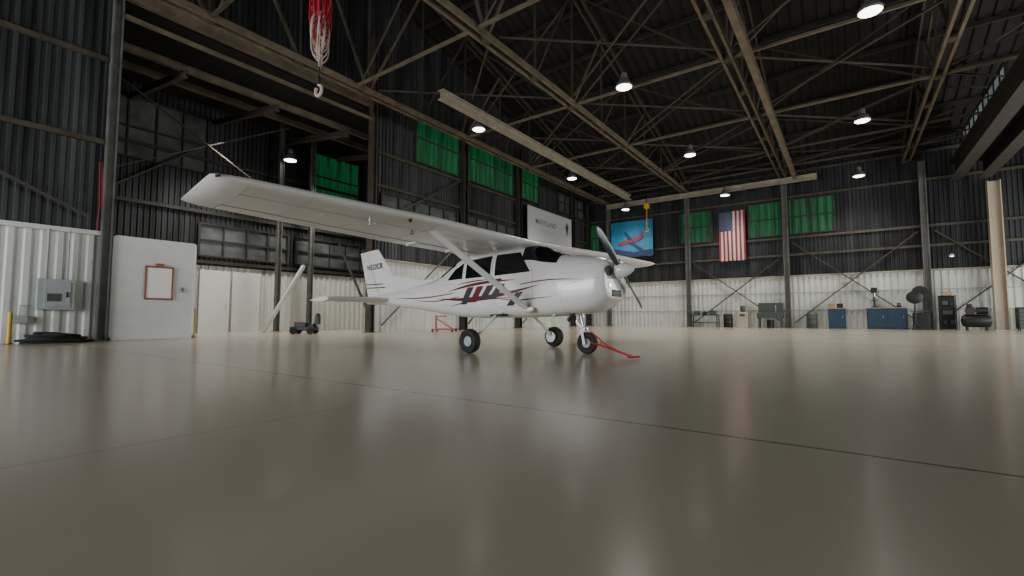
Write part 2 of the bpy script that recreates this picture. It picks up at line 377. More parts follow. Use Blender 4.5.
# ---------------------------------------------------------------- lamps
lamp=thing('high_bay_lamp','hanging high bay lamp with grey ribbed housing and glowing lens','lamp',(-13,15.4,9),group='high bay lamps')
MB().lathe([(.0,.28),(.05,.30),(.22,.20),(.3,.12),(.5,.11),(.55,.04)],'z').obj('lamp_housing','steelg',lamp,smooth=True)
MB().lathe([(-.03,.12),(-.02,.24),(.0,.27),(.02,.2)],'z').obj('lamp_lens','lamp',lamp,smooth=True)
MB().tube([(0,0,.5),(0,0,1.8)],.015,6).obj('lamp_cord','black',lamp)
for x in(-13,-6.2,.8):
    for y in(15.4,24,32.2):
        if (x,y)!=(-13,15.4): duptree(lamp,(x,y,8.9 if y<32 else 8.6))
duptree(lamp,(-20.9,11.1,8.0))
for x,y in [(a,b) for a in(-13,-6.2,.8) for b in(15.4,24,31.2)]+[(-20.0,8,),(-20,13)]:  # the annex pair has no fixtures of its own, added to brighten the annex
    l=bpy.data.lights.new('lamp_and_fill_light','SPOT'); l.energy=950 if x>-19 else 1300; l.spot_size=2.3; l.spot_blend=.8; l.shadow_soft_size=.6; l.color=(1,.96,.88)
    if x>-19: l.specular_factor=.3
    o=bpy.data.objects.new('lamp_and_fill_light',l); COL.objects.link(o); o.location=(x,y,8.4 if x>-19 else 7.6)
# ---------------------------------------------------------------- aircraft
AC=thing('light_aircraft','white single engine high wing propeller aircraft with maroon and grey stripes','aircraft',(-5.41,7.62,0),-.092)
PITCH=.034
AC.rotation_euler=(0,-PITCH,-.092)
ST=[(-5.45,1.20,1.40,.05,2.2,0),(-4.6,1.13,1.44,.13,2.3,0),(-3.4,.99,1.50,.25,2.5,.02),(-2.3,.83,1.62,.37,2.7,.08),(-1.9,.77,1.74,.43,2.9,.12),(-1.35,.70,1.97,.50,3.2,.14),(-.8,.66,2.06,.545,3.5,.14),(0,.64,2.07,.56,3.6,.14),(.5,.63,2.06,.56,3.6,.14),(.8,.63,1.99,.56,3.4,.13),(1.08,.63,1.86,.56,3.2,.12),(1.40,.64,1.745,.555,3.1,.08),(1.6,.65,1.71,.54,3.1,.07),(1.9,.68,1.66,.505,3.1,.06),(2.12,.76,1.61,.455,3.1,.05),(2.24,.86,1.57,.405,3.2,.04)]
xs=[s[0] for s in ST]
def pchip(xv,k):
    ys=[s[k] for s in ST]; n=len(xs)
    if xv<=xs[0]: return ys[0]
    if xv>=xs[-1]: return ys[-1]
    d=[(ys[i+1]-ys[i])/(xs[i+1]-xs[i]) for i in range(n-1)]
    def sl(i):
        if i==0: return d[0]
        if i==n-1: return d[-1]
        if d[i-1]*d[i]<=0: return 0
        return 2*d[i-1]*d[i]/(d[i-1]+d[i])
    i=max(j for j in range(n-1) if xs[j]<=xv); h=xs[i+1]-xs[i]; t=(xv-xs[i])/h
    return (2*t**3-3*t**2+1)*ys[i]+(t**3-2*t**2+t)*h*sl(i)+(-2*t**3+3*t**2)*ys[i+1]+(t**3-t**2)*h*sl(i+1)
def sec(x): return [pchip(x,k) for k in range(1,6)]
def spt(x,a,off=0):
    zb,zt,hw,n,tp=sec(x); hh=(zt-zb)/2; zc=(zt+zb)/2
    c,s=math.cos(a),math.sin(a)
    cy=math.copysign(abs(c)**(2/n),c); sz=math.copysign(abs(s)**(2/n),s)
    return (x,(hw*cy)*(1-tp*max(sz,0))+off*c,zc+hh*sz+off*s)
def sy(x,z):
    zb,zt,hw,n,tp=sec(x); hh=(zt-zb)/2; zc=(zt+zb)/2; t=max(-.999,min(.999,(z-zc)/hh))
    return hw*(1-abs(t)**n)**(1/n)*(1-tp*max(t,0))
def fus(x0,x1,step,n=56):
    m=max(2,int((x1-x0)/step)); rings=[[spt(x0+(x1-x0)*i/m,2*math.pi*k/n) for k in range(n)] for i in range(m+1)]
    return rings
fuselage=MB().loft(fus(-5.45,1.504,.07)).obj('fuselage','white',AC,smooth=True,ang=60)
r=fus(1.507,2.24,.05); 
last=r[-1]; cx=[sum(p[i] for p in last)/len(last) for i in range(3)]
for xx,k in((2.262,.96),(2.275,.90),(2.28,.7)): r.append([(xx,cx[1]+(p[1]-cx[1])*k,cx[2]+(p[2]-cx[2])*k) for p in last])
cowl=MB().loft(r).obj('cowling','white',AC,smooth=True,ang=45)
for s in(-1,1):
    MB().loft([[(xx,s*.24+.115*k*math.cos(t),1.35+.09*k*math.sin(t)) for t in [i*math.pi/12 for i in range(24)]] for xx,k in((2.24,1),(2.288,1),(2.29,.8))]).obj('air_intake','black',cowl,smooth=True)
mb=MB(); mb.box((2.250,0,.98),(.08,.34,.12)); mb.obj('lower_air_intake','black',cowl,bevel=.02)
MB().lathe([(2.25,.05),(2.292,.05),(2.294,.04)],'x',(0,-.22,1.11),16).obj('landing_light','chrome',cowl)
def patch(par,name,m,fx,both=True,nu=16,nv=6,off=.006,label=None):
    out=[]
    for s in((-1,1) if both else(-1,)):
        def fn(u,v):
            x,z=fx(u,v); return (x,s*(sy(x,z)+off),z)
        o=MB().grid(fn,nu,nv).obj(name,m,par,smooth=True,ang=70,label=label)
        out.append(o)
    return out
def quad(p00,p10,p11,p01):
    def f(u,v):
        return tuple((1-u)*(1-v)*p00[i]+u*(1-v)*p10[i]+u*v*p11[i]+(1-u)*v*p01[i] for i in(0,1))
    return f
patch(fuselage,'cabin_window','glass',quad((-.05,1.46),(.84,1.46),(.56,1.86),(-.05,1.88)),label='dark tinted door window')
patch(fuselage,'cabin_window','glass',quad((-.90,1.48),(-.17,1.47),(-.17,1.88),(-.90,1.86)),label='dark tinted rear cabin window')
patch(fuselage,'cabin_window','glass',quad((-1.55,1.50),(-1.01,1.49),(-1.01,1.83),(-1.30,1.72)),label='small tapered aft side window')
mb=MB()
def ws(u,v):
    x=.63+.76*u; a0=.30+.26*u; a=a0+(math.pi-2*a0)*v
    return spt(x,a,.007)
mb.grid(ws,14,28).obj('windshield','glass',fuselage,smooth=True,ang=70)
MB().tube([spt(.63+.76*i/8,math.pi/2,.012) for i in range(9)],.008,6).obj('windshield_post','white',fuselage)
MB().grid(lambda u,v:spt(-1.35-.55*u,.62+(math.pi-1.24)*v,.007),10,24).obj('rear_window','glass',fuselage,smooth=True,ang=70)
def seamline(par,name,pts,r=.003,m='seam',sides=(-1,1)):
    for s in sides:
        P=[]
        for i in range(len(pts)-1):
            for k in range(6):
                t=k/6; x=pts[i][0]*(1-t)+pts[i+1][0]*t; z=pts[i][1]*(1-t)+pts[i+1][1]*t; P.append((x,s*(sy(x,z)+.002),z))
        x,z=pts[-1]; P.append((x,s*(sy(x,z)+.002),z))
        MB().tube(P,r,5).obj(name,m,par)
seamline(fuselage,'door_outline',[(-.12,1.92),(-.12,1.0),(0,.84),(.82,.84),(.88,1.0),(.90,1.45),(.60,1.92)])
seamline(fuselage,'baggage_door_outline',[(-1.75,1.4),(-1.75,.98),(-1.25,.95),(-1.25,1.4),(-1.75,1.4)])
seamline(cowl,'cowl_seam',[(1.53,1.15),(1.8,1.18),(2.2,1.24)])
for s in(-1,1): MB().beam((.02,s*(sy(.0,1.38)+.015),1.38),(.14,s*(sy(.1,1.38)+.015),1.38),.02,.03).obj('door_handle','black',fuselage)
def strip(m,pts,name='stripe'):
    def f(u,v):
        t=u*(len(pts)-1); i=min(int(t),len(pts)-2); t-=i
        x=pts[i][0]*(1-t)+pts[i+1][0]*t; z=pts[i][1]*(1-t)+pts[i+1][1]*t; w=pts[i][2]*(1-t)+pts[i+1][2]*t
        return x,z+(v-.5)*w
    patch(fuselage,name,m,f,True,8*(len(pts)-1),3,.004)
def curve(x0,z0,x1,z1,bow,w0,wm,w1,n=10):
    return [(x0+(x1-x0)*i/n, z0+(z1-z0)*i/n+bow*math.sin(math.pi*i/n), .004+w0*(1-i/n)+wm*math.sin(math.pi*i/n)+w1*i/n) for i in range(n+1)]
strip('red',curve(-3.9,1.27,-1.3,1.21,-.05,.0,.018,.01))
strip('red',curve(-3.0,1.16,-1.1,1.12,-.06,.0,.014,.008))
strip('red',curve(-1.9,1.12,1.05,1.20,-.11,.0,.08,.0))
strip('red',curve(-1.5,1.25,.5,1.34,.05,.0,.055,.0))
strip('red',curve(-1.2,1.37,-.1,1.40,.02,.0,.022,.0))
strip('red',curve(.6,1.24,1.95,1.22,.04,.012,.012,.0))
strip('grayp',curve(-1.5,.93,.5,1.00,.05,.0,.03,.0))
for k,x in enumerate((-.95,-.66,-.37,-.08)):
    zc=1.12+.012*k; hh_=.17-.014*k
    patch(fuselage,'stripe_block','grayp' if k!=1 else 'red',quad((x-.12,zc-hh_),(x+.07,zc-hh_),(x+.32,zc+hh_),(x+.13,zc+hh_)),True,8,6,.006)
patch(fuselage,'stripe_block','grayp',quad((.22,.86),(.40,.86),(.68,1.10),(.50,1.10)),True,6,6,.006)
strip('red',[(.1,.99,.010),(.6,.95,.025),(1.3,.97,.006)])
# ---- wings
def le(y): return .82 if y<2.6 else .82-.21*(y-2.6)/2.9
def ch(y): return 1.63 if y<2.6 else 1.63-.37*(y-2.6)/2.9
def wz(y): return 1.985+.150*y/5.5
def naca(c,t=.12,m=.02,p=.4):
    yt=5*t*(.2969*math.sqrt(max(c,0))-.1260*c-.3516*c*c+.2843*c**3-.1036*c**4)
    yc=m/p**2*(2*p*c-c*c) if c<p else m/(1-p)**2*((1-2*p)+2*p*c-c*c)
    return yc+yt,yc-yt
INC=.045
def izz(c,C): return (.3-c)*C*INC
def wsec(y,s,c0,c1,n=14,ts=1.,lex=0.,zo=0.,tps=0.):
    L,C,Z=le(y)-lex,ch(y)-lex-tps,wz(y)+zo
    cs=[c0+(c1-c0)*(1-math.cos(math.pi*i/n))/2 for i in range(n+1)] if c0==0 else [c0+(c1-c0)*i/n for i in range(n+1)]
    up=[(L-c*C,s*y,Z+naca(c)[0]*C*ts+izz(c,C)) for c in cs]; lo=[(L-c*C,s*y,Z+naca(c)[1]*C*ts+izz(c,C)) for c in cs]
    return up[::-1]+lo[1 if c0==0 else 0:]
def wing(s,lab):
    mb=MB(); mb.loft([wsec(y,s,0,.765) for y in(0,.55,1.5,2.6,3.5,4.4,5.2)]); mb.loft([wsec(y,s,.765,1) for y in(0,.3,.56)])
    w=mb.obj('wing','whitewing',AC,smooth=True,ang=35,label=lab)
    MB().loft([wsec(y,s,.774,1,6) for y in(.585,1.6,2.6,2.72)]).obj('flap','whitewing',w,smooth=True,ang=35)
    MB().loft([wsec(y,s,.774,1,6) for y in(2.75,4,5.17)]).obj('aileron','whitewing',w,smooth=True,ang=35)
    MB().loft([wsec(5.2,s,0,1),wsec(5.36,s,0,1,ts=.9,lex=.01),wsec(5.47,s,0,1,ts=.65,lex=.03,zo=.01),wsec(5.53,s,0,1,ts=.3,lex=.07,zo=.02,tps=.0),wsec(5.56,s,0,1,ts=.05,lex=.12,zo=.025,tps=.02)]).obj('wing_tip','whitewing',w,smooth=True,ang=50)
    mb=MB(); mb.lathe([(-.07,.005),(-.04,.016),(.02,.024),(.06,.014),(.08,.004)],'x',(le(5.46)-.08,s*5.50,wz(5.5)+.03),12); mb.obj('navigation_light','black' if s<0 else 'navr',w,smooth=True)
    def und(y,c,o=.001): 
        return (le(y)-c*ch(y),s*y,wz(y)+naca(c)[1]*ch(y)-o+izz(c,ch(y)))
    for y in(.6,1.6,2.6,3.6,4.5,5.2):
        MB().tube([und(y,.03+.72*i/10) for i in range(11)],.002,4).obj('panel_seam','seam',w)
    for c in(.28,.77): MB().tube([und(.6+4.6*i/12,c) for i in range(13)],.0025 if c<.7 else .007,4).obj('panel_seam','seam',w)
    for y in(1.0,2.9,4.1):
        p=und(y,.42); MB().lathe([(p[2]-.003,.045),(p[2]+.004,.045)],'z',(p[0],p[1],0),16).obj('inspection_cover','whitewing',w)
    for y in(1.3,2.2):
        p=und(y,.80); MB().beam((p[0]+.14,p[1],p[2]),(p[0]-.14,p[1],p[2]-.02),.03,.06).obj('flap_track','whitewing',w)
    p=und(2.75,.33); MB().tube([(p[0]+.03*math.cos(a),p[1],p[2]-.03+.03*math.sin(a)) for a in [i*math.pi/6 for i in range(13)]],.006,5).obj('tie_down_ring','black',w)
    p=und(3.1,.05); MB().beam((p[0]+.02,p[1],p[2]-.03),(p[0]-.02,p[1],p[2]+.01),.02,.05).obj('stall_vent','black',w)
    a=Vector((.76,s*.54,.76)); b=Vector((.42,s*2.5,wz(2.5)-.04))
    rings=[]
    for i in range(9):
        t=i/8; c=a.lerp(b,t); wd=.09 if 0<i<8 else .07; rings.append([(c.x+wd*math.cos(k*math.pi/8),c.y,c.z+.032*math.sin(k*math.pi/8)) for k in range(16)])
    st=MB().loft(rings).obj('wing_strut','white',AC,smooth=True,ang=50)
    MB().lathe([(-.14,.02),(-.08,.05),(.06,.06),(.14,.03)],'x',(a.x,a.y,a.z+.01),12).obj('strut_fairing','white',st,smooth=True)
    MB().box((b.x,b.y+.0,b.z+.01),(.26,.16,.06)).obj('strut_fairing','white',st,bevel=.02)
    return w
wr=wing(-1,'white wing seen from below with panel seams'); wl=wing(1,'white wing beyond the cabin')
MB().tube([(le(3.6)-.3,-3.6,wz(3.6)-.06),(le(3.6)-.3,-3.6,wz(3.6)-.17),(le(3.6)-.15,-3.6,wz(3.6)-.17)],.007,6).obj('pitot_tube','alu',wr)
# ---- tail
def tsec(y,s,c0,c1,L0,C0,n=10):
    t=y/1.72; L=L0-.22*t; C=C0-.30*t; z=1.26
    cs=[c0+(c1-c0)*(1-math.cos(math.pi*i/n))/2 for i in range(n+1)] if c0==0 else [c0+(c1-c0)*i/n for i in range(n+1)]
    up=[(L-c*C,s*y,z+naca(c,.115,.0001)[0]*C) for c in cs]; lo=[(L-c*C,s*y,z+naca(c,.115,.0001)[1]*C) for c in cs]
    return up[::-1]+lo[1 if c0==0 else 0:]
for s in(-1,1):
    h=MB().loft([tsec(y,s,0,.6,-4.15,1.28) for y in(0,.6,1.2,1.66,1.72)]).obj('horizontal_stabilizer','white',AC,smooth=True,ang=35)
    MB().loft([tsec(y,s,.615,1,-4.15,1.28,6) for y in(.12,.6,1.2,1.72)]).obj('elevator','white',h,smooth=True,ang=35)
def fsec(z,c0,c1,n=10):
    t=(z-1.3)/1.38; L=-3.70-1.22*t; T=-5.42-.42*t; C=L-T
    cs=[c0+(c1-c0)*i/n for i in range(n+1)]
    th=.08
    a=[(L-c*C,naca(c,th,.0001)[0]*C,z) for c in cs]; b=[(L-c*C,naca(c,th,.0001)[1]*C,z) for c in cs]
    return a[::-1]+b
fin=MB().loft([fsec(z,0,.62) for z in(1.25,1.7,2.2,2.6,2.68)]).obj('fin','white',AC,smooth=True,ang=40)
rud=MB().loft([fsec(z,.635,1) for z in(1.22,1.7,2.2,2.6,2.68)]).obj('rudder','white',fin,smooth=True,ang=40)
MB().loft([[(-2.3,.004,1.50),(-2.3,0,1.62),(-2.3,-.004,1.50)],[(-3.2,.05,1.44),(-3.2,0,1.70),(-3.2,-.05,1.44)],[(-4.2,.06,1.40),(-4.2,0,1.90),(-4.2,-.06,1.40)]]).obj('dorsal_fin','white',fin)
MB().lathe([(2.66,.035),(2.70,.04),(2.74,.025),(2.75,.005)],'z',(-5.3,0,0),12).obj('beacon_light','navr',fin,smooth=True)
for k,(z,x0,x1) in enumerate(((1.60,-4.5,-5.45),(1.70,-4.6,-5.5))):
    for s in(-1,1):
        MB().grid(lambda u,v:(x0+(x1-x0)*u,s*(.082-.055*abs(u-.1)),z+.05*u+(v-.5)*.025),8,1).obj('tail_stripe','red' if k!=1 else 'grayp',fin)
for s in(-1,1): text('registration_mark','N522CR',.21,'grayp',fin,(-5.02,s*.068,2.2),(math.pi/2,0,0 if s<0 else math.pi),.001)
# ---- gear
def wheel(par,y,x,R,w,s,dz=0):
    prof=[(-w*.30,R*.42),(-w*.46,R*.55),(-w*.5,R*.75),(-w*.42,R*.93),(-w*.2,R*.99),(0,R),(w*.2,R*.99),(w*.42,R*.93),(w*.5,R*.75),(w*.46,R*.55),(w*.30,R*.42)]
    MB().lathe(prof,'y',(x,y,R+dz),32,True).obj('tire','rubber',par,smooth=True,ang=50)
    MB().lathe([(-w*.36,R*.10),(-w*.36,R*.16),(-w*.31,R*.34),(-w*.35,R*.42),(w*.35,R*.42),(w*.31,R*.34),(w*.36,R*.16),(w*.42,R*.10),(w*.42,R*.02)],'y',(x,y,R+dz),24).obj('wheel_hub','boxg',par,smooth=True,ang=30)
for s in(-1,1):
    P=[(0,s*.42,.74),(0,s*.62,.66),(0,s*.85,.50),(0,s*1.05,.34),(0,s*1.17,.24)]
    g=MB().tube(P,[.055,.05,.042,.037,.032],12,True,.6).obj('main_gear_leg','white',AC,smooth=True)
    MB().lathe([(-.02,.12),(.02,.12)],'y',(0,s*1.17,.225),20).obj('brake_disc','alu',g)
    wheel(g,s*1.29,0,.222,.16,s)
    MB().box((-.10,s*1.19,.25),(.09,.06,.1)).obj('brake_caliper','black',g,bevel=.01)
    MB().box((.02,s*.52,.69),(.3,.2,.04)).obj('boarding_step','black',g,bevel=.01)
DZ=-1.66*math.tan(PITCH)
ng=MB().tube([(1.50,0,.78),(1.60,0,.42)],.035,12).tube([(1.545,0,.68),(1.56,0,.58)],.05,12).obj('nose_gear_strut','alu',AC,smooth=True)
mb=MB()
for s in(-1,1): mb.beam((1.61,s*.02,.47+DZ),(1.61,s*.10,.42+DZ),.05,.05).beam((1.61,s*.10,.44+DZ),(1.66,s*.10,.18+DZ),.02,.05)
mb.obj('nose_fork','white',ng,bevel=.004)
MB().beam((1.53,0,.62),(1.45,0,.52),.05,.02).beam((1.45,0,.52),(1.58,0,.42),.05,.02).obj('torque_link','alu',ng)
wheel(ng,0,1.66,.195,.13,1,DZ)
MB().tube([(1.62,-.22,.72),(1.5,-.22,.64),(1.42,-.22,.54)],.035,10).obj('exhaust_pipe','black',AC,smooth=True)
MB().tube([(1.2,-.25,.70),(1.12,-.3,.60)],.012,6).obj('drain_tube','alu',AC)
# ---- propeller
PX,PZ=2.37,1.37
pr=MB().lathe([(PX-.05,.135),(PX-.04,.145),(PX+.02,.14),(PX+.09,.12),(PX+.16,.09),(PX+.22,.05),(PX+.25,.02),(PX+.255,.003)],'x',(0,0,PZ),32).obj('spinner','white',AC,smooth=True,ang=60)
for a in(.86,.86+math.pi):
    rings=[]
    for i in range(15):
        t=i/14; rr=.12+.85*t; w=(.045+.025*math.sin(min(1,t*2.2)*math.pi/2)) if t<.85 else .07*math.sqrt(max(.02,1-((t-.85)/.155)**2))
        tw=math.radians(56-42*t); th=.025*(1-.8*t)
        ring=[]
        for k in range(12):
            q=2*math.pi*k/12; u=w*math.cos(q); v=th*math.sin(q)
            x=u*math.sin(tw)+v*math.cos(tw); ly=u*math.cos(tw)-v*math.sin(tw); lz=rr
            ring.append((PX+x*.8+.01, ly*math.cos(a)-lz*math.sin(a), PZ+ly*math.sin(a)+lz*math.cos(a)))
        rings.append(ring)
    MB().loft(rings).obj('propeller_blade','blade',pr,smooth=True,ang=50)
MB().lathe([(2.2,.11),(PX-.04,.11)],'x',(0,0,PZ),20).obj('propeller_hub','alu',pr)
MB().tube([(-.6,0,2.1),(-.75,0,2.45)],.006,5).obj('antenna','black',AC)
# tow bar
TB=thing('tow_bar','red tubular tow bar hooked to the nose wheel','tow bar',(-5.41+1.66*math.cos(.092),7.62-1.66*math.sin(.092),0),-.42)
MB().tube([(.30,0,.18),(1.12,0,.03)],.018,8).obj('tow_bar_shaft','redt',TB)
MB().tube([(.22,.12,.22),(.26,.1,.21),(.34,.0,.17),(.26,-.1,.21),(.22,-.12,.22)],.016,8).obj('tow_bar_fork','redt',TB)
MB().tube([(1.12,-.12,.03),(1.12,.12,.03)],.018,8).obj('tow_bar_handle','redt',TB)
MB().tube([(.24,-.12,.40),(.5,.0,.18),(.85,.14,.03)],.012,8).obj('tow_bar_brace','redt',TB)
# ---------------------------------------------------------------- signs & flag
fl=thing('american_flag','american flag hung vertically on the wall above the white panels','flag',(-6.1,YB-.4,4.45))
FW,FH=1.65,3.35
def fp(u,v): return ((u-.5)*FW, .05*math.sin(u*9+v*2)+.03*math.sin(v*5+u*3), v*FH)
mb=MB(); nu,nv=52,30
vs=[fp(i/nu,j/nv) for i in range(nu+1) for j in range(nv+1)]; mb.v=vs
for i in range(nu):
    for j in range(nv):
        mb.f.append((i*(nv+1)+j,(i+1)*(nv+1)+j,(i+1)*(nv+1)+j+1,i*(nv+1)+j+1))
        st=i//4; mb.mi.append(2 if (st<7 and j>=18) else (0 if st%2==0 else 1))
mb.obj('flag_cloth',['flagr','flagw','flagb'],fl,smooth=True,ang=80,fix=False)
mb=MB()
for r_ in range(9):
    for c_ in range(6 if r_%2==0 else 5):
        v=1-.4*( (c_+ (.5 if r_%2==0 else 1))/6.0); u=(7/13)*((r_+.8)/9.6)
        c=fp(u,v); vs=[(c[0],c[1]-.02,c[2])]
        for k in range(10):
            rr=.036 if k%2==0 else .015; a=math.pi/2+k*math.pi/5; vs.append((c[0]+rr*math.cos(a),c[1]-.02,c[2]+rr*math.sin(a)))
        mb.add(vs,[(0,k+1,(k+1)%10+1) for k in range(10)])
mb.obj('flag_stars','flagw',fl,fix=False)
MB().tube([(-FW/2-.1,0,FH+.02),(FW/2+.1,0,FH+.02)],.02,8).obj('flag_rod','black',fl)
bb=thing('blue_banner','blue banner with a red and dark aircraft drawing','banner',(-13.05,YB-.6,5.2))
MB().grid(lambda u,v:((u-.5)*3.3,.02*math.sin(u*12),v*2.75),16,6).obj('banner_cloth','bannerb',bb,fix=False)
MB().tube([(-1.7,0,2.77),(1.7,0,2.77)],.03,8).obj('banner_rod','black',bb)
def flat(pts,y): return [(p[0],y,p[1]) for p in pts]
mb=MB(); mb.add(flat([(-1.1,1.05),(-.85,.93),(.5,1.2),(1.0,1.45),(.9,1.55),(.35,1.45),(-.8,1.2)],-.05),[tuple(range(7))])
mb.add(flat([(.62,1.4),(.8,1.45),(.95,1.85),(.78,1.85)],-.055),[(0,1,2,3)])
mb.obj('banner_drawing','flagr',bb,fix=False)
mb=MB(); mb.add(flat([(-.3,1.1),(.1,1.15),(.9,.55),(.7,.5)],-.056),[(0,1,2,3)]); mb.add(flat([(-1.6,.05),(1.6,.05),(1.6,.5),(.2,.35),(-1.6,.75)],-.045),[(0,1,2,3,4)])
mb.add(flat([(-.2,1.25),(.15,1.32),(-.4,1.95),(-.6,1.95)],-.055),[(0,1,2,3)])
mb.obj('banner_landscape','flagb',bb,fix=False)
wbn=thing('white_banner','large white lettered banner mounted high on the corrugated wall','banner',(XL+.55,27.3,5.3))
MB().box((0,0,1.3),(.05,5.8,2.6)).obj('banner_panel','bannerw',wbn)
text('banner_lettering','MARYLAND',.5,'pale',wbn,(.03,-.7,1.7),(math.pi/2,0,math.pi/2),.001)
mb=MB()
for k,(z,w) in enumerate(((1.2,2.8),(1.0,2.0))): mb.box((.03,-.7,z),(.01,w,.04))
mb.obj('banner_rule','boxg',wbn)
MB().add([(.035,2.0,1.9),(.035,2.2,1.2),(.035,2.4,1.9),(.035,2.2,2.3)],[(0,1,2,3)]).obj('banner_emblem','flagb',wbn,fix=False)
# ---------------------------------------------------------------- left side objects
pn=thing('white_sliding_panel','tall white steel sliding door panel standing beside the grey column','sliding door',(XL+.15,4.92,0))
MB().box((0,0,1.5),(.10,2.1,2.98)).obj('door_panel','door',pn,bevel=.01)
mb=MB()
for y in(-1,1): mb.box((.06,y*1.02,1.5),(.03,.04,2.98))
mb.box((.06,0,2.97),(.03,2.08,.04)).box((.06,0,.05),(.03,2.08,.08)); mb.obj('door_edge_frame','door',pn)
nb=thing('notice_board','white notice sheet in an orange wooden frame on the panel','notice board',(XL+.24,5.0,1.2))
MB().box((0,0,.48),(.02,.62,.90)).obj('notice_sheet','paper',nb)
MB().box((.01,0,.96),(.03,.70,.05)).box((.01,0,0.0),(.03,.70,.05)).box((.01,.335,.48),(.03,.04,.96)).box((.01,-.335,.48),(.03,.04,.96)).obj('notice_frame','wood',nb)
MB().box((.02,0,1.03),(.04,.2,.08)).obj('notice_clip','wood',nb)
sw=thing('wall_switch','small pale switch box on the white panel','switch',(XL+.23,5.6,1.5)); MB().box((0,0,0),(.05,.1,.16)).obj('switch_body','boxg',sw,bevel=.008); MB().box((.03,0,0.01),(.02,.03,.05)).obj('switch_lever','black',sw)
eb=thing('electrical_panel','grey metal electrical panel with conduit on the white wall','electrical panel',(XL+.16,2.78,.85))
MB().box((0,0,.4),(.2,.72,.8)).obj('panel_body','boxg',eb,bevel=.01)
MB().box((.11,0.02,.4),(.02,.5,.66)).obj('panel_door','boxg',eb,bevel=.005)
MB().box((.13,.2,.4),(.03,.03,.14)).obj('panel_handle','black',eb)
MB().box((.13,-.05,.32),(.01,.26,.2)).obj('panel_label','greeng',eb)
MB().tube([(0,-.2,.8),(0,-.2,2.12)],.025,8).tube([(0,.2,.8),(0,.2,2.12)],.018,8).obj('conduit','boxg',eb)
jb=thing('junction_box','small grey junction box low on the white wall','electrical box',(XL+.12,2.15,.5)); MB().box((0,0,.1),(.12,.3,.2)).obj('junction_body','boxg',jb,bevel=.01); MB().tube([(0,0,.2),(0,0,.45),(0,.2,.45)],.015,8).obj('conduit','boxg',jb)
for i,(x,y,h) in enumerate(((-16.5,1.95,.78),(-17.3,6.15,.95))):
    b=thing('bollard','yellow painted steel safety post on the floor','bollard',(x,y,0),group='yellow bollards')
    MB().lathe([(0,.045),(h-.03,.045),(h-.005,.038),(h,.01)],'z').obj('bollard_post','yellow',b,smooth=True); MB().lathe([(0,.08),(.015,.08)],'z').obj('bollard_base','black',b)
hp=MB()
for i in range(9):
    pts=[]; rx,ry=.28+.03*(i%4)-.015*i,.62+.05*(i%3)-.045*i
    for k in range(25):
        a=2*math.pi*k/24; pts.append((rx*math.cos(a)*(.85+.1*math.sin(3*a+i)),ry*math.sin(a)+.1*math.sin(i*2),.03+.026*i*(1-.2*math.sin(a))+.012*math.sin(2*a+i)))
    hp.tube(pts,.03,7)
hp.obj('coiled_hose','rubber',loc=(-16.3,2.75,0),smooth=True,label='black air hose coiled on the floor by the wall',cat='hose')
hc=MB().tube([(0,0,0),(.02,.02,-.5),(0,.05,-1.2),(.05,.02,-1.9)],.015,7).tube([(0,.05,0),(.04,.08,-.8),(.02,.1,-1.3)],.012,7)
hc.obj('hanging_air_line','reddk',loc=(XL+.55,3.42,4.9),smooth=True,label='thin red air line hanging beside the grey column',cat='air line')
tg=thing('ground_tug','small black wheeled ground cart with upright handle','cart',(-17.2,9.9,0),.7)
MB().box((0,0,.22),(.95,.5,.14)).box((-.1,0,.36),(.45,.4,.2)).box((.3,0,.33),(.2,.3,.12)).obj('cart_body','black',tg,bevel=.03)
for x in(-.32,.32):
    for y in(-.27,.27): MB().lathe([(y-.04,.10),(y-.035,.13),(y+.035,.13),(y+.04,.10)],'y',(x,0,.13),16).obj('cart_wheel','rubber',tg)
MB().tube([(.4,0,.3),(.52,0,.8)],.07,8).box((.5,0,.55),(.12,.3,.35)).obj('cart_handle','black',tg)
rt=thing('engine_stand','red tubular wheeled engine stand','stand',(-14.8,15.2,0),.5)
mb=MB()
for y in(-.35,.35): mb.beam((-.5,y,.12),(.5,y,.12),.06)
mb.beam((-.4,-.35,.12),(-.4,.35,.12),.06).beam((.3,-.35,.12),(.3,.35,.12),.06).beam((-.4,0,.12),(-.4,0,.75),.07).beam((.4,0,.12),(-.38,0,.6),.05).beam((-.4,0,.7),(.1,0,.7),.05)
mb.obj('stand_frame','redt',rt)
for x in(-.45,.45):
    for y in(-.35,.35): MB().lathe([(y-.02,.05),(y+.02,.05)],'y',(x,0,.05),12).obj('caster','rubber',rt)
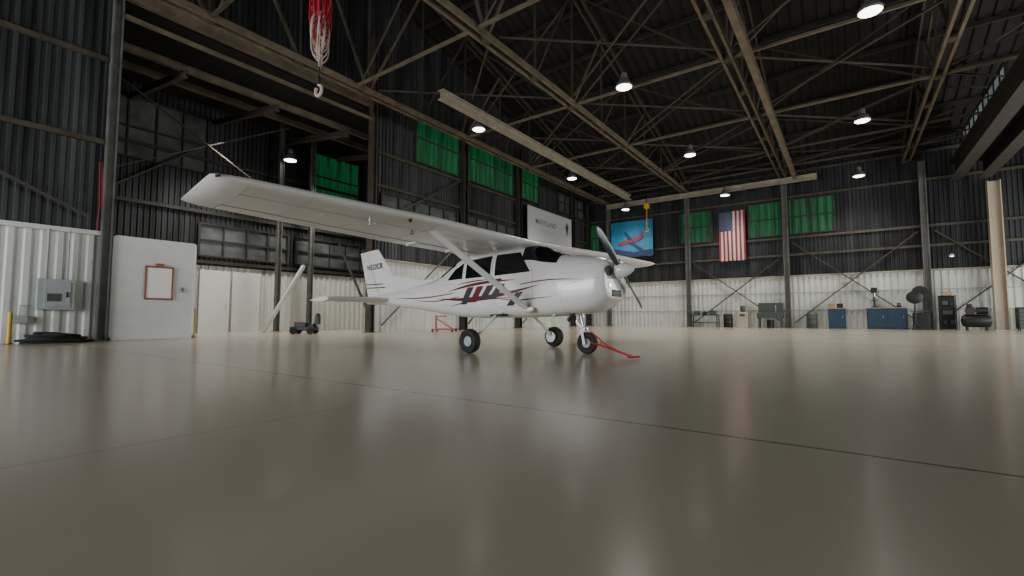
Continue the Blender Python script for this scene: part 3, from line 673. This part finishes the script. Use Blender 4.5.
# ---------------------------------------------------------------- hoist with ropes (hanging)
ho=thing('rope_hoist','red corded rope hoist with pale rope coils and a steel hook','hoist',(-7.15,4.25,4.4))
MB().tube([(0,0,1.3),(0,0,5.0)],.012,6).obj('suspension_cable','black',ho)
mb=MB()
for i in range(12):
    a=i*.7; rr=.12+.035*(i%3); pts=[]
    for k in range(19):
        ph=2*math.pi*k/18; pts.append((rr*math.sin(ph)*math.cos(a),rr*math.sin(ph)*math.sin(a),1.75+(-.65-.06*(i%4))*(1-math.cos(ph))/2+.3*(i%2)))
    mb.tube(pts,.011,6)
for a in range(6): mb.tube([(.05*math.cos(a),.05*math.sin(a),1.1),(.12*math.cos(a+.4),.12*math.sin(a+.4),1.6),(.07*math.cos(a),.07*math.sin(a),2.4)],.011,6)
mb.obj('red_cord','redrope',ho,smooth=True)
mb=MB()
for i in range(18):
    a=i*.8; rr=.11+.035*(i%4); pts=[]
    for k in range(19):
        ph=2*math.pi*k/18; pts.append((rr*math.sin(ph)*math.cos(a)+.01*math.sin(5*ph+i),rr*math.sin(ph)*math.sin(a),1.28+.1*(i%3)-(.55+.07*(i%4))*(1-math.cos(ph))/2))
    mb.tube(pts,.011,6)
mb.obj('rope_coil','rope',ho,smooth=True)
MB().tube([(0,0,1.0),(0,0,.25)],.015,6).lathe([(.2,.04),(.3,.05),(.34,.02)],'z').obj('hook_block','black',ho)
MB().tube([(0,0,.24),(0,0,.2)]+[(.09*math.sin(a),0,.10+.09*math.cos(a)) for a in [i*math.pi/8 for i in range(1,15)]],.026,8).obj('hook','rope',ho,smooth=True)
yh=thing('chain_hoist','yellow chain hoist hanging from the pale rail','hoist',(-11.2,31.6,6.9))
MB().box((0,0,1.6),(.3,.4,.35)).lathe([(-.28,.11),(.28,.11)],'y',(0,0,1.6),16).obj('hoist_body','yellow',yh,bevel=.03)
mb=MB()
for i in range(14): 
    z=1.4-.1*i; mb.tube([(.04*math.cos(a)*(i%2),.04*math.cos(a)*((i+1)%2),z+.06*math.sin(a)) for a in [k*math.pi/4 for k in range(9)]],.014,5)
mb.obj('hoist_chain','yellow',yh)
MB().tube([(0,0,.05),(0,0,-.02)]+[(.1*math.sin(a),0,-.12+.1*math.cos(a)) for a in [i*math.pi/8 for i in range(1,13)]],.03,8).obj('hoist_hook','yellow',yh)
MB().tube([(0,0,1.8),(0,0,2.5)],.03,6).obj('hoist_hanger','black',yh)
# ---------------------------------------------------------------- back wall objects
Yk=33.1
tb=thing('work_table','dark metal work table against the white wall','table',(-7.85,Yk,0))
MB().box((0,0,.82),(1.8,.7,.06)).obj('table_top','black',tb,bevel=.01); MB().box((0,0,.3),(1.6,.6,.04)).obj('table_shelf','steeld',tb)
for x in(-.83,.83):
    for y in(-.3,.3): MB().box((x,y,.4),(.06,.06,.8)).obj('table_leg','black',tb)
for x,w_,h_,m in((-.5,.35,.22,'greeng'),(.0,.28,.16,'black'),(.5,.4,.26,'greeng')):
    MB().box((0,0,h_/2),(w_,.3,h_)).box((0,0,h_+.02),(w_*.3,.03,.04)).obj('toolbox',m,loc=(-7.85+x,Yk,.855),label='small metal toolbox standing on the dark work table',cat='toolbox',group='toolboxes')
wc=thing('water_cooler','cream upright drinking water cooler with bottle','water cooler',(-5.5,Yk,0))
MB().box((0,0,.5),(.6,.4,1.0)).obj('cooler_body','beige',wc,bevel=.02); MB().lathe([(1.0,.1),(1.08,.16),(1.38,.16),(1.43,.08)],'z').obj('cooler_bottle','winglass',wc,smooth=True); MB().box((0,-.22,.8),(.3,.05,.1)).obj('cooler_taps','black',wc)
pw=thing('parts_washer','dark green-grey parts washer basin on legs with raised lid','parts washer',(-3.95,Yk,0))
MB().box((0,0,.78),(1.4,.7,.34)).obj('washer_basin','greeng',pw,bevel=.02)
MB().box((0,.33,1.25),(1.4,.06,.65)).obj('washer_lid','greeng',pw,bevel=.01)
for x in(-.6,.6): MB().box((x,0,.31),(.1,.55,.62)).obj('washer_leg','greeng',pw)
MB().lathe([(0.0,.2),(.5,.2)],'z').obj('washer_drum','black',pw,smooth=True)
MB().tube([(.3,.2,.95),(.3,.1,1.4),(.3,-.1,1.35)],.02,6).obj('washer_spout','alu',pw)
def cabinet(x,w,h,lab,n):
    c=thing('storage_cabinet',lab,'cabinet',(x,Yk,0)); MB().box((0,0,h/2),(w,.6,h)).obj('cabinet_body','blue',c,bevel=.01); MB().box((0,0,h+.025),(w+.08,.66,.05)).obj('cabinet_top','tan',c)
    for i in range(n):
        xx=-w/2+w*(i+.5)/n; d=MB().box((xx,-.31,h/2),(w/n-.05,.02,h-.2)).obj('cabinet_door','blue',c,bevel=.005); MB().box((xx+w/n*.3,-.33,h*.6),(.02,.03,.12)).obj('door_handle','alu',d)
cabinet(-.5,.85,1.15,'dark blue steel storage cabinet with wooden top',1); cabinet(1.75,1.75,1.15,'wide dark blue steel workbench cabinet with wooden top',2)
dp=thing('bench_drill_press','grey bench drill press standing on the blue cabinet','drill press',(1.25,Yk,1.2))
MB().box((0,0,.03),(.3,.4,.06)).obj('press_base','black',dp); MB().tube([(0,.12,.05),(0,.12,1.0)],.06,10).obj('press_column','greeng',dp); MB().box((0,-.02,.98),(.28,.5,.3)).obj('press_head','black',dp,bevel=.03)
MB().tube([(0,-.15,.86),(0,-.15,.6)],.04,8).obj('press_spindle','alu',dp); MB().box((0,-.05,.42),(.34,.3,.04)).obj('press_table','greeng',dp)
vs_=thing('bench_vise','dark bench vise on the blue cabinet','vise',(2.3,Yk,1.2)); MB().box((0,0,.06),(.2,.24,.12)).box((0,-.1,.18),(.16,.06,.12)).box((0,.03,.18),(.16,.06,.12)).obj('vise_body','black',vs_,bevel=.01); MB().tube([(-.12,-.2,.14),(.12,-.2,.14)],.012,6).obj('vise_handle','alu',vs_)
bs=thing('band_saw','tall dark band saw machine on the floor','band saw',(3.15,Yk-.4,0))
MB().box((0,0,.45),(.65,.5,.9)).obj('saw_base','black',bs,bevel=.02); MB().box((.2,0,1.4),(.18,.3,1.1)).obj('saw_column','black',bs); MB().lathe([(-.12,.33),(.12,.33)],'y',(0,0,2.0),20).obj('saw_wheel_housing','black',bs); MB().box((-.05,0,.98),(.7,.5,.05)).obj('saw_table','greeng',bs); MB().beam((-.2,0,1.0),(-.2,0,1.8),.02).obj('saw_blade','alu',bs)
sh=thing('parts_rack','dark steel rack stacked with small boxes','rack',(4.25,Yk,0))
for x in(-.3,.3):
    for y in(-.2,.2): MB().box((x,y,.9),(.04,.04,1.8)).obj('rack_post','black',sh)
MB().box((0,.21,.9),(.62,.02,1.75)).obj('rack_back_panel','black',sh)
for z in(.3,.8,1.3,1.78): MB().box((0,0,z),(.64,.44,.03)).obj('rack_shelf','steeld',sh)
for i,(x,z,m,w_) in enumerate(((-.12,.405,'black',.2),(.15,.405,'blue',.2),(0,.905,'greeng',.4),(-.1,1.405,'greeng',.24),(.17,1.405,'black',.2),(0,1.9,'tan',.4))):
    MB().box((0,0,0),(w_,.3,.18)).box((0,0,.095),(w_+.02,.32,.02)).obj('parts_bin',m,loc=(4.25+x,Yk-.02,z),label='small lidded parts bin on the dark rack',cat='bin',group='parts bins')
ac=thing('air_compressor','dark air compressor with horizontal tank and motor','air compressor',(5.2,Yk-.7,0))
MB().lathe([(-.55,.1),(-.5,.26),(-.4,.31),(.4,.31),(.5,.26),(.55,.1)],'x',(0,0,.47),20).obj('compressor_tank','black',ac,smooth=True)
for x in(-.35,.35):
    for y in(-.2,.2): MB().beam((x,y*.6,.3),(x,y,0),.05).obj('compressor_foot','black',ac)
MB().box((0,0,.80),(.9,.4,.04)).obj('compressor_deck','steeld',ac); MB().lathe([(-.2,.17),(.2,.17)],'x',(.22,0,.99),16).obj('compressor_motor','black',ac,smooth=True)
MB().box((-.22,0,1.0),(.26,.28,.38)).box((-.22,0,1.26),(.18,.2,.14)).obj('compressor_pump','black',ac,bevel=.02); MB().lathe([(-.03,.2),(.03,.2)],'y',(-.22,-.18,.99),20).obj('compressor_pulley','steeld',ac)
tc=thing('tool_chest','tall black rolling tool chest with drawers','tool chest',(7.15,Yk-.2,0))
MB().box((0,0,.62),(.9,.5,1.05)).obj('chest_body','black',tc,bevel=.01)
for i in range(5): MB().box((0,-.26,.22+.19*i),(.82,.02,.16)).obj('chest_drawer','greeng',tc,bevel=.004)
for x in(-.38,.38):
    for y in(-.18,.18): MB().lathe([(x-.02,.05),(x+.02,.05)],'x',(0,y,.05),12).obj('caster','rubber',tc)
tl=MB()
for a in range(6): tl.tube([(0,0,.4),(.3*math.cos(a*1.05),.3*math.sin(a*1.05),.02)],.02,6)
tl.tube([(0,0,.4),(0,0,1.5)],.035,8).lathe([(-.08,.3),(-.05,.34),(.05,.34),(.08,.3)],'y',(0,0,1.7),24).obj('pedestal_fan','black',loc=(2.85,Yk-1.3,0),smooth=True,ang=40,label='black pedestal shop fan standing by the cabinets',cat='fan')
for x,y,m,lab in((-1.75,Yk,'greeng','dark green oil drum standing against the white wall'),(-6.4,Yk,'black','black oil drum standing against the white wall')):
    d=MB().lathe([(0,.27),(.02,.285),(.28,.285),(.3,.295),(.32,.285),(.56,.285),(.58,.295),(.6,.285),(.86,.285),(.88,.27),(.87,.05)],'z'); d.obj('oil_drum',m,loc=(x,y,0),smooth=True,ang=40,label=lab,cat='drum',group='oil drums')
ld=thing('step_ladder','tall wooden step ladder leaning against the white wall','ladder',(8.2,YB-.25,0))
mb=MB()
for x in(-.22,.22): mb.beam((x,-.7,0.02),(x,-.05,3.0),.05,.08)
mb.obj('ladder_rail','tan',ld)
for i in range(9): MB().beam((-.22,-.7+.65*(i+1)/10,.3*(i+1)),(.22,-.7+.65*(i+1)/10,.3*(i+1)),.06,.03).obj('ladder_rung','tan',ld)
for x,z,m in((-.75,1.2,'tan'),(-.35,1.2,'black')):
    MB().box((0,0,.12),(.3,.3,.24)).box((0,0,.25),(.32,.32,.02)).obj('storage_carton',m,loc=(x,Yk,z),label='small closed carton on the narrow blue cabinet',cat='carton',group='cartons')
wl_=thing('wall_lamp','small bright wall lamp on a bracket above the machines','lamp',(4.6,YB-.3,4.0)); MB().tube([(0,.2,.1),(0,0,.12),(0,-.2,.02)],.02,6).obj('lamp_bracket','black',wl_); MB().lathe([(-.1,.12),(0,.08),(.05,.03)],'z',(0,-.2,0)).obj('lamp_shade','boxg',wl_); MB().lathe([(-.11,.08),(-.09,.08)],'z',(0,-.2,0)).obj('lamp_bulb','lamp',wl_)
# ---------------------------------------------------------------- lighting
def area(name,loc,rot,sx,sy_,e,col):
    l=bpy.data.lights.new(name,'AREA'); l.shape='RECTANGLE'; l.size=sx; l.size_y=sy_; l.energy=e; l.color=col
    o=bpy.data.objects.new(name,l); COL.objects.link(o); o.location=loc; o.rotation_euler=rot; return o
area('door_daylight',(-10,-11.5,3.0),(math.radians(89),0,math.radians(-8)),13,4.6,2500,(.95,.98,1))
area('side_daylight',(13.5,22,3),(math.radians(84),0,math.radians(90)),22,4.6,2500,(.98,1,.98))
w=bpy.data.worlds.new('w'); scene.world=w; w.use_nodes=True
w.node_tree.nodes['Background'].inputs[0].default_value=(.88,.95,1,1); w.node_tree.nodes['Background'].inputs[1].default_value=.12
# ---------------------------------------------------------------- camera
c=bpy.data.cameras.new('camera'); c.sensor_width=36; c.lens=462.1/1024*36; c.clip_end=300
co=bpy.data.objects.new('camera',c); COL.objects.link(co); co.location=(0,0,.6455)
co.rotation_euler=(math.pi/2+.0638,0,.6275)
scene.camera=co
